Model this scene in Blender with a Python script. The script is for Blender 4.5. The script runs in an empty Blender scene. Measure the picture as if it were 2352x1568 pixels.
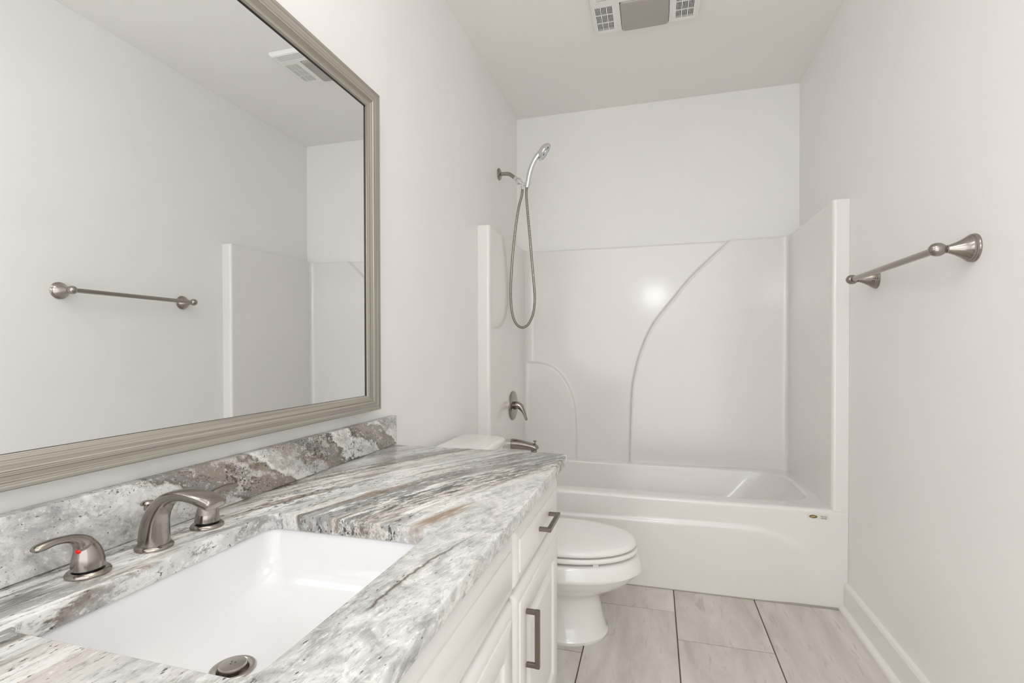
import bpy, bmesh, math, random
import numpy as np
from mathutils import Vector, Matrix

random.seed(7)
SC = bpy.context.scene
COL = SC.collection

# ------------------------------------------------------------------ camera
F_PX, YAW, PITCH, ROLL = 1159.11, 0.274774, -0.010325, -0.002072
CAM = Vector((0.7953, 0.0, 1.0149))
cd = bpy.data.cameras.new('camera')
cam = bpy.data.objects.new('camera', cd)
COL.objects.link(cam)
cd.sensor_fit = 'HORIZONTAL'
cd.sensor_width = 36.0
cd.lens = 36.0 * F_PX / 2352.0
cd.shift_y = 30.0 / 2352.0
cd.clip_start = 0.02
_f = Vector((-math.sin(YAW) * math.cos(PITCH), math.cos(YAW) * math.cos(PITCH), math.sin(PITCH)))
_r = Vector((math.cos(YAW), math.sin(YAW), 0))
_u = _r.cross(_f)
_r2 = _r * math.cos(ROLL) + _u * math.sin(ROLL)
_u2 = -_r * math.sin(ROLL) + _u * math.cos(ROLL)
M = Matrix((( _r2.x, _u2.x, -_f.x, CAM.x), (_r2.y, _u2.y, -_f.y, CAM.y), (_r2.z, _u2.z, -_f.z, CAM.z), (0, 0, 0, 1)))
cam.matrix_world = M
SC.camera = cam

# ------------------------------------------------------------------ world, lights, exposure
SC.view_settings.view_transform = 'Standard'
SC.view_settings.look = 'None'
SC.view_settings.exposure = 0.0
SC.view_settings.gamma = 1.0
SC.view_settings.use_curve_mapping = False
SC.cycles.max_bounces = 16
SC.cycles.diffuse_bounces = 10
SC.cycles.glossy_bounces = 8
SC.cycles.use_denoising = True
W = bpy.data.worlds.new('world')
SC.world = W
W.use_nodes = True
W.node_tree.nodes['Background'].inputs[0].default_value = (1.0, 0.995, 0.99, 1)
W.node_tree.nodes['Background'].inputs[1].default_value = 2.3


def area_light(name, loc, target, sx, sy, energy, color):
    l = bpy.data.lights.new(name, 'AREA')
    l.shape = 'RECTANGLE'; l.size = sx; l.size_y = sy
    l.energy = energy; l.color = color
    o = bpy.data.objects.new(name, l)
    COL.objects.link(o)
    o.location = loc
    d = Vector(target) - Vector(loc)
    o.rotation_euler = d.to_track_quat('-Z', 'Y').to_euler()
    return o


CEIL_W, BULB_W, FLASH_W = 3.8, 2.0, 1.9
# front wall left out behind the camera to let the world's light in
portal = area_light('opening_portal', (0.76, -0.55, 1.2), (0.76, 1.0, 1.2), 1.52, 2.39, 1.0, (1, 1, 1))
portal.data.cycles.is_portal = True
# added soft light under the ceiling, brightens the vanity end; no known lamp
area_light('added_ceiling_light', (0.95, 0.30, 2.36), (0.95, 0.36, 0.0), 0.5, 0.5, CEIL_W, (1.0, 1.0, 1.0))
# the photographer's flash, held above the camera
flash = area_light('flash_light', (0.80, -0.15, 1.62), (0.80, 2.5, 1.1), 0.26, 0.22, FLASH_W, (1.0, 0.99, 0.97))

flash.data.shape = 'ELLIPSE'

# ------------------------------------------------------------------ room numbers (metres)
RW, RD, RH = 1.52, 2.935, 2.391       # right wall, back wall, ceiling
FY = -0.45                            # front end of the room, left open (behind the camera)
TY = 2.230                            # front face of the bathtub
ZS = 1.593                            # top of the tub surround
ZC = 0.7207                           # worktop

# ------------------------------------------------------------------ materials


def nmat(name):
    m = bpy.data.materials.new(name)
    m.use_nodes = True
    nt = m.node_tree
    b = nt.nodes['Principled BSDF']
    return m, nt, b


def setp(b, **kw):
    for k, v in kw.items():
        k = k.replace('_', ' ')
        if k in b.inputs:
            b.inputs[k].default_value = v


class N:
    """tiny node-building helper"""
    def __init__(self, nt):
        self.nt = nt

    def new(self, t, **kw):
        n = self.nt.nodes.new(t)
        for k, v in kw.items():
            setattr(n, k, v)
        return n

    def link(self, a, b):
        self.nt.links.new(a, b)

    def math(self, op, a, b=None, clamp=False):
        n = self.new('ShaderNodeMath', operation=op, use_clamp=clamp)
        for i, v in enumerate((a, b)):
            if v is None:
                continue
            if isinstance(v, (int, float)):
                n.inputs[i].default_value = v
            else:
                self.link(v, n.inputs[i])
        return n.outputs[0]

    def comb(self, x, y, z):
        n = self.new('ShaderNodeCombineXYZ')
        for i, v in enumerate((x, y, z)):
            if isinstance(v, (int, float)):
                n.inputs[i].default_value = v
            else:
                self.link(v, n.inputs[i])
        return n.outputs[0]

    def noise(self, vec, scale=1.0, detail=4.0, rough=0.55, dist=0.0):
        n = self.new('ShaderNodeTexNoise')
        n.inputs['Scale'].default_value = scale
        n.inputs['Detail'].default_value = detail
        n.inputs['Roughness'].default_value = rough
        n.inputs['Distortion'].default_value = dist
        self.link(vec, n.inputs['Vector'])
        return n.outputs['Fac']

    def ramp(self, fac, stops, interp='LINEAR'):
        n = self.new('ShaderNodeValToRGB')
        e = n.color_ramp.elements
        n.color_ramp.interpolation = interp
        while len(e) > 1:
            e.remove(e[-1])
        for i, (p, c) in enumerate(stops):
            if not isinstance(c, (tuple, list)):
                c = (c, c, c)
            el = e[0] if i == 0 else e.new(p)
            el.position = p
            el.color = (*c, 1)
        self.link(fac, n.inputs[0])
        return n.outputs[0]

    def mix(self, fac, a, b, blend='MIX'):
        n = self.new('ShaderNodeMix', data_type='RGBA', blend_type=blend)
        if isinstance(fac, (int, float)):
            n.inputs[0].default_value = fac
        else:
            self.link(fac, n.inputs[0])
        for i, v in ((6, a), (7, b)):
            if isinstance(v, (tuple, list)):
                n.inputs[i].default_value = (*v, 1)
            else:
                self.link(v, n.inputs[i])
        return n.outputs[2]

    def bump(self, h, strength, dist=0.01):
        n = self.new('ShaderNodeBump')
        n.inputs['Strength'].default_value = strength
        n.inputs['Distance'].default_value = dist
        self.link(h, n.inputs['Height'])
        return n.outputs[0]


def paint(name, col, rough, bump=0.0, spec=0.4, coat=0.0):
    m, nt, b = nmat(name)
    g = N(nt)
    setp(b, Base_Color=(*col, 1), Roughness=rough, Specular_IOR_Level=spec)
    if coat:
        setp(b, Coat_Weight=coat, Coat_Roughness=0.04)
    geo = g.new('ShaderNodeTexCoord').outputs['Object']
    f = g.noise(geo, 2.2, 3, 0.5)
    c = g.ramp(f, [(0.3, tuple(x * 0.985 for x in col)), (0.7, tuple(min(1, x * 1.012) for x in col))])
    g.link(c, b.inputs['Base Color'])
    if bump:
        h = g.noise(geo, 160, 3, 0.6)
        g.link(g.bump(h, bump, 0.002), b.inputs['Normal'])
    return m


WALL = paint('wall_paint', (0.85, 0.843, 0.833), 0.42, 0.10)
CEILM = paint('ceiling_paint', (0.85, 0.837, 0.82), 0.8, 0.12, 0.2)
TRIM = paint('trim_paint', (0.84, 0.83, 0.81), 0.3, 0)
CABM = paint('cabinet_paint', (0.79, 0.777, 0.765), 0.30, 0)
GELCOAT = paint('white_gelcoat', (0.79, 0.775, 0.76), 0.18, 0, 0.5, 0.45)
GELCOAT.node_tree.nodes['Principled BSDF'].inputs['Coat Roughness'].default_value = 0.11
PORC = paint('white_porcelain', (0.83, 0.82, 0.805), 0.12, 0, 0.5, 0.7)
SINKM = paint('sink_porcelain', (0.775, 0.775, 0.78), 0.16, 0, 0.5, 0.25)
SEATM = paint('seat_plastic', (0.83, 0.82, 0.805), 0.22, 0, 0.5, 0.2)
VENTM = paint('vent_plastic', (0.83, 0.82, 0.80), 0.45, 0)
DARK = paint('dark_void', (0.02, 0.018, 0.016), 0.9, 0, 0.1)
CAULK = paint('caulk', (0.42, 0.39, 0.35), 0.6, 0)
LENS = paint('vent_lens', (0.40, 0.375, 0.35), 0.28, 0, 0.5)
RED = paint('red_dot', (0.75, 0.01, 0.008), 0.25, 0)
BLACK = paint('gap_shade_black', (0.012, 0.012, 0.012), 0.4, 0)  # black for strips that paint shade into narrow gaps
STICK = paint('sticker_film', (0.72, 0.70, 0.66), 0.3, 0)
GOLD = paint('gold_print', (0.42, 0.33, 0.13), 0.4, 0)
DKGOLD = paint('dark_gold_print', (0.10, 0.075, 0.02), 0.4, 0)
INK = paint('grey_print', (0.12, 0.11, 0.10), 0.5, 0)
HALLFLOOR = paint('hall_paint', (0.7, 0.68, 0.65), 0.6, 0)


def metal(name, col, rough, streak=None, amp=0.08):
    m, nt, b = nmat(name)
    g = N(nt)
    setp(b, Base_Color=(*col, 1), Metallic=1.0, Roughness=rough)
    if streak:
        co = g.new('ShaderNodeTexCoord').outputs['Object']
        mp = g.new('ShaderNodeMapping')
        mp.inputs['Scale'].default_value = streak
        g.link(co, mp.inputs[0])
        f = g.noise(mp.outputs[0], 1.0, 3, 0.6)
        r = g.ramp(f, [(0.3, rough - amp), (0.7, rough + amp)])
        g.link(r, b.inputs['Roughness'])
        c = g.ramp(f, [(0.25, tuple(x * 0.96 for x in col)), (0.75, tuple(min(1, x * 1.03) for x in col))])
        g.link(c, b.inputs['Base Color'])
    return m


NICKEL = metal('brushed_nickel', (0.36, 0.328, 0.295), 0.18)
NICKEL_D = metal('brushed_nickel_pull', (0.225, 0.195, 0.16), 0.30)
DRAINM = metal('drain_metal', (0.50, 0.465, 0.43), 0.30)
CHROME = metal('chrome', (0.78, 0.78, 0.78), 0.10)
STEELHOSE = metal('hose_metal', (0.34, 0.31, 0.27), 0.22)
SPRAY = metal('spray_face_plastic', (0.62, 0.64, 0.68), 0.25)
GLASSMIRROR = metal('mirror_silver', (0.95, 0.965, 0.97), 0.0)

# silver-leaf mirror frame: streaks run along each rail (UV u = along, v = across)
FRAME, _nt, _b = nmat('mirror_frame_finish')
_g = N(_nt)
_uv = _g.new('ShaderNodeUVMap').outputs[0]
_mp = _g.new('ShaderNodeMapping'); _mp.inputs['Scale'].default_value = (0.9, 620, 1)
_g.link(_uv, _mp.inputs[0])
_f1 = _g.noise(_mp.outputs[0], 1.0, 4, 0.65)
_mp2 = _g.new('ShaderNodeMapping'); _mp2.inputs['Scale'].default_value = (0.5, 150, 1)
_g.link(_uv, _mp2.inputs[0])
_f2 = _g.noise(_mp2.outputs[0], 1.0, 3, 0.6)
_c1 = _g.ramp(_f1, [(0.34, (0.10, 0.09, 0.075)), (0.41, (0.36, 0.34, 0.29)), (0.55, (0.47, 0.445, 0.385)), (0.66, (0.64, 0.62, 0.565))])
_c2 = _g.ramp(_f2, [(0.38, (0.66, 0.645, 0.61)), (0.56, (1, 1, 1))])
_g.link(_g.mix(1.0, _c1, _c2, 'MULTIPLY'), _b.inputs['Base Color'])
setp(_b, Metallic=0.35, Roughness=0.36)
_g.link(_g.bump(_f1, 0.12, 0.001), _b.inputs['Normal'])


def granite(name, backsplash=False):
    """brown fantasy stone: bent layers with broken bands, washes, flecks and hairline veins"""
    m, nt, b = nmat(name)
    g = N(nt)
    mul, add, sub = (lambda a, c: g.math('MULTIPLY', a, c)), (lambda a, c: g.math('ADD', a, c)), (lambda a, c: g.math('SUBTRACT', a, c))
    co = g.new('ShaderNodeTexCoord').outputs['Object']
    sep = g.new('ShaderNodeSeparateXYZ')
    g.link(co, sep.inputs[0])
    x, y, z = sep.outputs
    if not backsplash:
        # t is constant along a layer: x = t + 0.3 (y-0.27)^2
        yy = sub(y, 0.27)
        t = sub(x, mul(mul(yy, yy), 0.30))
        t = add(t, mul(z, 0.12))
        s, zz = y, z
        S = 1.0
    else:
        # the strip is cut across the layers: blotches leaning down to the right
        a = math.radians(27)
        t = add(mul(y, math.sin(a)), mul(z, math.cos(a)))
        s = sub(mul(y, math.cos(a)), mul(z, math.sin(a)))
        zz = x
        S = 2.6

    def nz(ft, fs, fz, det=4, rough=.6, off=0.0, dist=0.0):
        return g.noise(g.comb(add(mul(t, ft), off), add(mul(s, fs * S), off * .37), add(mul(zz, fz), off * .71)), 1.0, det, rough, dist)
    if not backsplash:
        w = add(mul(sub(nz(7, 2.4, 5, 2, .5), .5), .055), mul(sub(nz(45, 13, 18, 5, .7), .5), .026))
    else:
        w = add(mul(sub(nz(14, 3.5, 5, 3, .55), .5), .085), mul(sub(nz(50, 14, 16, 5, .7), .5), .035))
    tw = add(t, w)
    white, lg, mg = (0.85, 0.845, 0.83), (0.50, 0.50, 0.49), (0.24, 0.238, 0.232)
    taupe, brown, dark, beige = (0.30, 0.255, 0.215), (0.15, 0.115, 0.09), (0.035, 0.032, 0.028), (0.56, 0.515, 0.46)
    pale = (0.66, 0.655, 0.64)
    if not backsplash:
        T0, T1 = -0.40, 0.56
        st = [(-.40, pale), (-.352, beige), (-.335, brown), (-.325, taupe), (-.31, white), (-.26, lg), (-.215, white), (-.15, lg), (-.11, white), (-.065, lg), (-.037, beige), (-.028, brown), (-.012, taupe), (-.004, white), (.03, white), (.047, beige), (.058, pale), (.085, white), (.103, lg), (.108, brown), (.114, white), (.155, lg), (.196, pale), (.202, brown), (.210, mg), (.250, mg), (.262, taupe), (.269, white), (.292, pale), (.335, beige), (.40, pale), (.54, pale)]
        pos = g.math('DIVIDE', sub(tw, T0), T1 - T0)
        col = g.ramp(pos, [((p - T0) / (T1 - T0), c) for p, c in st])
    else:
        T0, T1 = 0.65, 1.40
        st = [(.65, pale), (.74, lg), (.80, white), (.86, pale), (.92, lg), (.965, white), (.995, pale), (1.002, brown), (1.012, mg), (1.04, taupe), (1.075, taupe), (1.083, brown), (1.089, white), (1.115, pale), (1.128, lg), (1.134, taupe), (1.165, mg), (1.182, taupe), (1.190, dark), (1.195, white), (1.22, pale), (1.243, white), (1.250, dark), (1.256, taupe), (1.282, taupe), (1.288, brown), (1.294, white), (1.33, lg), (1.40, white)]
        pos = g.math('DIVIDE', sub(tw, T0), T1 - T0)
        col = g.ramp(pos, [((p - T0) / (T1 - T0), c) for p, c in st])
    # broad pale and grey patches interrupt the bands
    A = 1.0 if not backsplash else 0.55
    col = g.mix(g.ramp(nz(17, 3.2, 8, 4, .6, 3.1), [(0.52, 0.0), (0.64, 0.40 * A)]), col, pale)
    col = g.mix(g.ramp(nz(30, 5.5, 16, 6, .7, 9.7), [(0.54, 0.0), (0.59, 0.80 * A)]), col, (0.29, 0.288, 0.28))
    col = g.mix(g.ramp(nz(34, 5.5, 16, 6, .7, 17.3), [(0.54, 0.0), (0.60, 0.90 * A)]), col, (0.80, 0.795, 0.78))
    # brown washes
    col = g.mix(g.ramp(nz(30, 4.0, 14, 6, .7, 31.7), [(0.55, 0.0), (0.63, 0.85 * A)]), col, (0.26, 0.205, 0.16))
    # calmer cloudy marbling: the front rim of the top, the near end of the strip
    iso = g.comb(mul(x, 22), mul(y, 16), mul(z, 26))
    cl = g.noise(iso, 1.0, 6, .62, 1.6)
    cloud = g.ramp(cl, [(0.30, (0.30, 0.30, 0.295)), (0.42, (0.47, 0.47, 0.46)), (0.52, (0.60, 0.597, 0.585)), (0.62, (0.74, 0.735, 0.72)), (0.72, (0.54, 0.52, 0.485))])
    if not backsplash:
        calm = g.ramp(tw, [(0.378, 0.0), (0.405, 0.80)])
    else:
        calm = g.ramp(pos, [(0.40, 0.80), (0.47, 0.0)])
    col = g.mix(calm, col, cloud)
    # sugary grain drawn out along the layers
    gn = nz(170, 46, 90, 5, .75, 2.2)
    col = g.mix(g.ramp(gn, [(0.55, 0.0), (0.66, 0.62)]), col, (0.24, 0.23, 0.215))
    col = g.mix(g.ramp(gn, [(0.34, 0.7), (0.44, 0.0)]), col, (0.86, 0.855, 0.845))
    # clustered dark mineral flecks
    clus = mul(g.ramp(nz(14, 2.6, 8, 4, .62, 5.3), [(0.36, 0.0), (0.62, 0.17)]), sub(1.0, mul(calm, 0.75)))
    fn = nz(230, 70, 120, 4, .62, 1.3)
    col = g.mix(g.ramp(add(fn, clus), [(0.70, 0.0), (0.74, 0.92)]), col, (0.06, 0.054, 0.047))
    # hairline veins
    rn = g.math('ABSOLUTE', sub(g.noise(g.comb(mul(tw, 24), mul(s, 1.3 * S), mul(zz, 6)), 1.0, 6, .62), 0.5))
    col = g.mix(mul(g.ramp(rn, [(0.0, 0.85), (0.005, 0.5), (0.011, 0.0)]), g.ramp(clus, [(0.03, 0.0), (0.10, 1.0)])), col, (0.085, 0.068, 0.052))
    if not backsplash:
        # the dense dark streaks running from the bowl to the far front corner
        d1 = g.math('ABSOLUTE', sub(tw, 0.316))
        near = g.ramp(d1, [(0.0, 1.0), (0.006, 0.9), (0.034, 0.8), (0.062, 0.0)])
        yf = g.ramp(y, [(0.60, 0.0), (0.75, 0.6), (0.95, 1.0)])
        col = g.mix(mul(mul(near, yf), g.ramp(nz(85, 15, 50, 6, .72, 4.4), [(0.485, 0.0), (0.545, 1.0)])), col, (0.055, 0.056, 0.048))
        # dark layered streak beside the near corner of the bowl
        near = g.ramp(g.math('ABSOLUTE', sub(tw, 0.150)), [(0.0, 1.0), (0.010, 0.7), (0.026, 0.0)])
        col = g.mix(mul(mul(near, g.ramp(y, [(0.40, 1.0), (0.50, 0.0)])), g.ramp(nz(170, 9, 40, 5, .7, 8.4), [(0.40, 0.0), (0.54, 0.95)])), col, (0.075, 0.065, 0.055))
        # one crack along the front rim and an orange-brown stain where it meets the edge
        wob = mul(sub(g.noise(g.comb(mul(y, 30), 0.0, 3.0), 1.0, 4, .6), .5), .022)
        xc = add(add(mul(mul(sub(y, .50), sub(y, .50)), 0.62), .4825), wob)
        ck = g.ramp(g.math('ABSOLUTE', sub(x, xc)), [(0.0, 1.0), (0.0005, 0.9), (0.0010, 0.0)])
        col = g.mix(mul(ck, g.ramp(y, [(0.49, 0.0), (0.51, 1.0), (0.66, 1.0), (0.74, 0.35), (0.78, 0.0)])), col, (0.10, 0.08, 0.06))
        ox, oy = mul(sub(tw, .432), 34), mul(sub(y, .83), 9)
        od = g.math('SQRT', add(mul(ox, ox), mul(oy, oy)))
        col = g.mix(mul(g.ramp(od, [(0.35, 0.9), (1.0, 0.0)]), g.ramp(nz(60, 8, 20, 5, .7, 2.7), [(0.36, 0.0), (0.55, 1.0)])), col, (0.25, 0.165, 0.10))
    g.link(col, b.inputs['Base Color'])
    setp(b, Roughness=0.16, Specular_IOR_Level=0.45)
    g.link(g.ramp(fn, [(0.3, 0.13), (0.7, 0.24)]), b.inputs['Roughness'])
    g.link(g.bump(gn, 0.03, 0.001), b.inputs['Normal'])
    return m


GRANITE = granite('granite_top')
GRANITE_B = granite('granite_backsplash', True)

# porcelain tile: soft vertical stone veining, tint per tile from a colour attribute
TILE, _nt, _b = nmat('floor_tile')
_g = N(_nt)
_co = _g.new('ShaderNodeTexCoord').outputs['Object']
_at = _g.new('ShaderNodeAttribute'); _at.attribute_name = 'tint'
_sp = _g.new('ShaderNodeSeparateXYZ'); _g.link(_co, _sp.inputs[0])
_off = _g.math('MULTIPLY', _at.outputs['Fac'], 37.0)
_v = _g.comb(_g.math('ADD', _g.math('MULTIPLY', _sp.outputs[0], 7.5), _off), _g.math('ADD', _g.math('MULTIPLY', _sp.outputs[1], 2.0), _off), 0.0)
_n1 = _g.noise(_v, 1.0, 6, 0.62, 0.6)
_v2 = _g.comb(_g.math('ADD', _g.math('MULTIPLY', _sp.outputs[0], 34), _off), _g.math('ADD', _g.math('MULTIPLY', _sp.outputs[1], 6), _off), 0.0)
_n2 = _g.noise(_v2, 1.0, 6, 0.7, 1.2)
_c = _g.ramp(_n1, [(0.30, (0.50, 0.465, 0.415)), (0.5, (0.625, 0.59, 0.54)), (0.68, (0.72, 0.695, 0.65))])
_c = _g.mix(_g.ramp(_n2, [(0.57, 0.0), (0.68, 0.65)]), _c, (0.43, 0.39, 0.335))
_c = _g.mix(_g.ramp(_n2, [(0.28, 0.5), (0.42, 0.0)]), _c, (0.69, 0.67, 0.635))
_g.link(_c, _b.inputs['Base Color'])
setp(_b, Roughness=0.38, Specular_IOR_Level=0.4)
GROUT = paint('grout', (0.16, 0.135, 0.11), 0.9, 0, 0.1)

# frosted shade of the vanity lamp (gives off light)
SHADE, _nt, _b = nmat('lamp_shade_glass')
setp(_b, Base_Color=(0.9, 0.88, 0.85, 1), Roughness=0.3, Emission_Color=(1.0, 0.97, 0.93, 1), Emission_Strength=3.0)

# ------------------------------------------------------------------ mesh helpers
ORIG = {}


def mesh_obj(name, V, F, mat, parent=None, smooth=True, base=None, sharp=None):
    """V in world metres; the object's origin is its parent's world origin (or base)."""
    o0 = Vector(ORIG[parent.name]) if parent else Vector(base or (0, 0, 0))
    me = bpy.data.meshes.new(name)
    V = [(v[0] - o0.x, v[1] - o0.y, v[2] - o0.z) for v in V]
    me.from_pydata(V, [], F)
    me.update()
    bm = bmesh.new(); bm.from_mesh(me)
    bmesh.ops.recalc_face_normals(bm, faces=bm.faces)
    bm.to_mesh(me); bm.free()
    for m in (mat if isinstance(mat, (list, tuple)) else [mat]):
        me.materials.append(m)
    ob = bpy.data.objects.new(name, me)
    COL.objects.link(ob)
    if parent:
        ob.parent = parent
    else:
        ob.location = o0
    ORIG[ob.name] = tuple(o0)
    if smooth:
        me.polygons.foreach_set('use_smooth', [True] * len(me.polygons))
        if sharp:
            me.set_sharp_from_angle(angle=math.radians(sharp))
    return ob


def thing(name, loc, label, cat, group=None):
    o = bpy.data.objects.new(name, None)
    o.empty_display_size = 0.05
    COL.objects.link(o)
    o.location = loc
    ORIG[o.name] = tuple(loc)
    return tag(o, label, cat, group)


def tag(o, label, cat, group=None):
    o['label'] = label
    o['category'] = cat
    if group:
        o['group'] = group
    return o


def struct(o):
    o['kind'] = 'structure'
    return o


class G:
    """geometry collector"""
    def __init__(self):
        self.V, self.F = [], []

    def add(self, V, F):
        n = len(self.V)
        self.V += [tuple(v) for v in V]
        self.F += [tuple(i + n for i in f) for f in F]
        return self

    def box(self, x0, x1, y0, y1, z0, z1, bev=0.0, seg=2):
        bm = bmesh.new()
        bmesh.ops.create_cube(bm, size=1)
        for v in bm.verts:
            v.co = ((x0 + x1) / 2 + v.co.x * (x1 - x0), (y0 + y1) / 2 + v.co.y * (y1 - y0), (z0 + z1) / 2 + v.co.z * (z1 - z0))
        if bev:
            bmesh.ops.bevel(bm, geom=bm.edges[:], offset=bev, segments=seg, profile=0.5, affect='EDGES')
        return self._bm(bm)

    def _bm(self, bm):
        bm.verts.index_update()
        self.add([v.co[:] for v in bm.verts], [[v.index for v in f.verts] for f in bm.faces])
        bm.free()
        return self

    def loft(self, loops, cap0=True, cap1=True, closed=True):
        n = len(loops[0])
        V = [p for l in loops for p in l]
        F = []
        for i in range(len(loops) - 1):
            for j in range(n if closed else n - 1):
                k = (j + 1) % n
                F.append((i * n + j, i * n + k, (i + 1) * n + k, (i + 1) * n + j))
        if cap0:
            F.append(tuple(range(n))[::-1])
        if cap1:
            F.append(tuple((len(loops) - 1) * n + j for j in range(n)))
        return self.add(V, F)

    def lathe(self, prof, origin, axis, seg=40, squash=None):
        """prof: (r, h) along axis from origin"""
        a = Vector(axis).normalized()
        e = Vector((0, 0, 1)) if abs(a.z) < 0.9 else Vector((1, 0, 0))
        u = a.cross(e).normalized(); w = a.cross(u)
        o = Vector(origin)
        loops = []
        for r, h in prof:
            loops.append([o + a * h + (u * math.cos(q) + w * math.sin(q)) * max(r, 1e-5) for q in [2 * math.pi * k / seg for k in range(seg)]])
        return self.loft(loops, True, True)

    def tube(self, pts, rad, seg=20, up=(0, 0, 1), cap=True):
        """rad: radius or list of r or (ra, rb); ra along 'side', rb along 'up'-ish normal"""
        P = [Vector(p) for p in pts]
        loops = []
        prevn = Vector(up)
        for i, p in enumerate(P):
            t = (P[min(i + 1, len(P) - 1)] - P[max(i - 1, 0)]).normalized()
            nrm = prevn - t * prevn.dot(t)
            if nrm.length < 1e-4:
                nrm = Vector((1, 0, 0)) - t * t.x
            nrm.normalize(); prevn = nrm
            sd = t.cross(nrm)
            r = rad[i] if isinstance(rad, (list, tuple)) else rad
            ra, rb = r if isinstance(r, (list, tuple)) else (r, r)
            loops.append([p + sd * (ra * math.cos(q)) + nrm * (rb * math.sin(q)) for q in [2 * math.pi * k / seg for k in range(seg)]])
        return self.loft(loops, cap, cap)

    def obj(self, name, mat, parent=None, smooth=True, sharp=None, base=None):
        return mesh_obj(name, self.V, self.F, mat, parent, smooth, base, sharp)


def rrect(x0, x1, y0, y1, r, z, n=8):
    """rounded rectangle, counter-clockwise from +x+y corner"""
    if not isinstance(r, (list, tuple)):
        r = (r, r, r, r)
    out = []
    for k, (cx, cy) in enumerate(((x1, y1), (x0, y1), (x0, y0), (x1, y0))):
        rr = r[k]
        sx = -1 if k in (0, 3) else 1
        sy = -1 if k in (0, 1) else 1
        for i in range(n + 1):
            a = math.pi / 2 * k + math.pi / 2 * i / n
            out.append((cx + sx * rr + rr * math.cos(a), cy + sy * rr + rr * math.sin(a), z))
    return out


def spline(pts, per=10):
    """Catmull-Rom through points"""
    P = [np.array(p, float) for p in pts]
    P = [2 * P[0] - P[1]] + P + [2 * P[-1] - P[-2]]
    out = []
    for i in range(1, len(P) - 2):
        for k in range(per):
            t = k / per
            a, b, c, d = P[i - 1:i + 3]
            out.append(0.5 * ((2 * b) + (-a + c) * t + (2 * a - 5 * b + 4 * c - d) * t * t + (-a + 3 * b - 3 * c + d) * t ** 3))
    out.append(P[-2])
    return out


def sspline(rows, per=6):
    """spline over rows of numbers -> list of tuples"""
    return [tuple(float(v) for v in r) for r in spline(rows, per)]


# ------------------------------------------------------------------ setting
T = 0.10
struct(G().box(-T, 0, FY - T, RD + T, 0, RH).obj('wall_left', WALL, smooth=False))
struct(G().box(RW, RW + T, FY - T, RD + T, 0, RH).obj('wall_right', WALL, smooth=False))
struct(G().box(0, RW, RD, RD + T, 0, RH).obj('wall_back', WALL, smooth=False))
struct(G().box(-T, RW + T, FY - T, RD + T, RH, RH + T).obj('ceiling', CEILM, smooth=False))

# tiled floor: one mesh, grout bed + tile faces
verts, faces, mats, tints = [], [], [], []


def quadbox(x0, x1, y0, y1, z0, z1, b, mi, tint):
    n = len(verts)
    verts.extend([(x0, y0, z0), (x1, y0, z0), (x1, y1, z0), (x0, y1, z0),
                  (x0, y0, z1 - b), (x1, y0, z1 - b), (x1, y1, z1 - b), (x0, y1, z1 - b),
                  (x0 + b, y0 + b, z1), (x1 - b, y0 + b, z1), (x1 - b, y1 - b, z1), (x0 + b, y1 - b, z1)])
    fs = [(8, 9, 10, 11)]
    for k in range(4):
        l = (k + 1) % 4
        fs.append((k, l, 4 + l, 4 + k)); fs.append((4 + k, 4 + l, 8 + l, 8 + k))
    for f in fs:
        faces.append(tuple(i + n for i in f)); mats.append(mi)
    tints.extend([tint] * 12)


GJ = 0.0042
verts += [(-T, FY - T, -.004), (RW + T, FY - T, -.004), (RW + T, RD + T, -.004), (-T, RD + T, -.004),
          (-T, FY - T, -.08), (RW + T, FY - T, -.08), (RW + T, RD + T, -.08), (-T, RD + T, -.08)]
faces += [(0, 1, 2, 3), (7, 6, 5, 4), (0, 1, 5, 4), (1, 2, 6, 5), (2, 3, 7, 6), (3, 0, 4, 7)]
mats += [1] * 6
tints += [0] * 8
for ci in range(-2, 4):
    cx0 = 0.5635 + 0.3105 * ci
    off = 2.035 - 0.19 * ci + (0.065 if ci < 0 else 0)
    for k in range(-5, 3):
        y0 = off + 0.61 * k
        xa, xb = max(cx0, -T), min(cx0 + .3105, RW + T)
        ya, yb = max(y0, FY - T), min(y0 + .61, RD + T)
        if xb - xa < .01 or yb - ya < .01:
            continue
        quadbox(xa + GJ / 2, xb - GJ / 2, ya + GJ / 2, yb - GJ / 2, -.004, 0.0, 0.0008, 0, random.random())
fl = mesh_obj('floor', verts, faces, [TILE, GROUT], smooth=False)
fl.data.polygons.foreach_set('material_index', mats)
ca = fl.data.color_attributes.new('tint', 'FLOAT_COLOR', 'POINT')
ca.data.foreach_set('color', [c for t in tints for c in (t, t, t, 1.0)])
struct(fl)

# baseboards with quarter round (the quarter round is a child)


def baseboard(side, y0, y1):
    if side == 'right':
        X = lambda d: RW - d
    else:
        X = lambda d: d
    prof = [(0, 0), (.015, 0), (.015, .094), (.011, .1035), (0, .1055)]
    l0 = [(X(d), y0, z) for d, z in prof]; l1 = [(X(d), y1, z) for d, z in prof]
    bb = struct(G().loft([l0, l1]).obj('baseboard_' + side, TRIM, smooth=False))
    q = [(.015, 0), (.033, 0)] + [(.015 + .018 * math.cos(a), .018 * math.sin(a)) for a in [math.pi / 2 * k / 8 for k in range(1, 9)]]
    l0 = [(X(d), y0, z) for d, z in q]; l1 = [(X(d), y1, z) for d, z in q]
    G().loft([l0, l1]).obj('quarter_round', TRIM, bb, True, 40)


baseboard('right', FY, TY - .001)
baseboard('left', 1.372, TY - .001)

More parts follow.
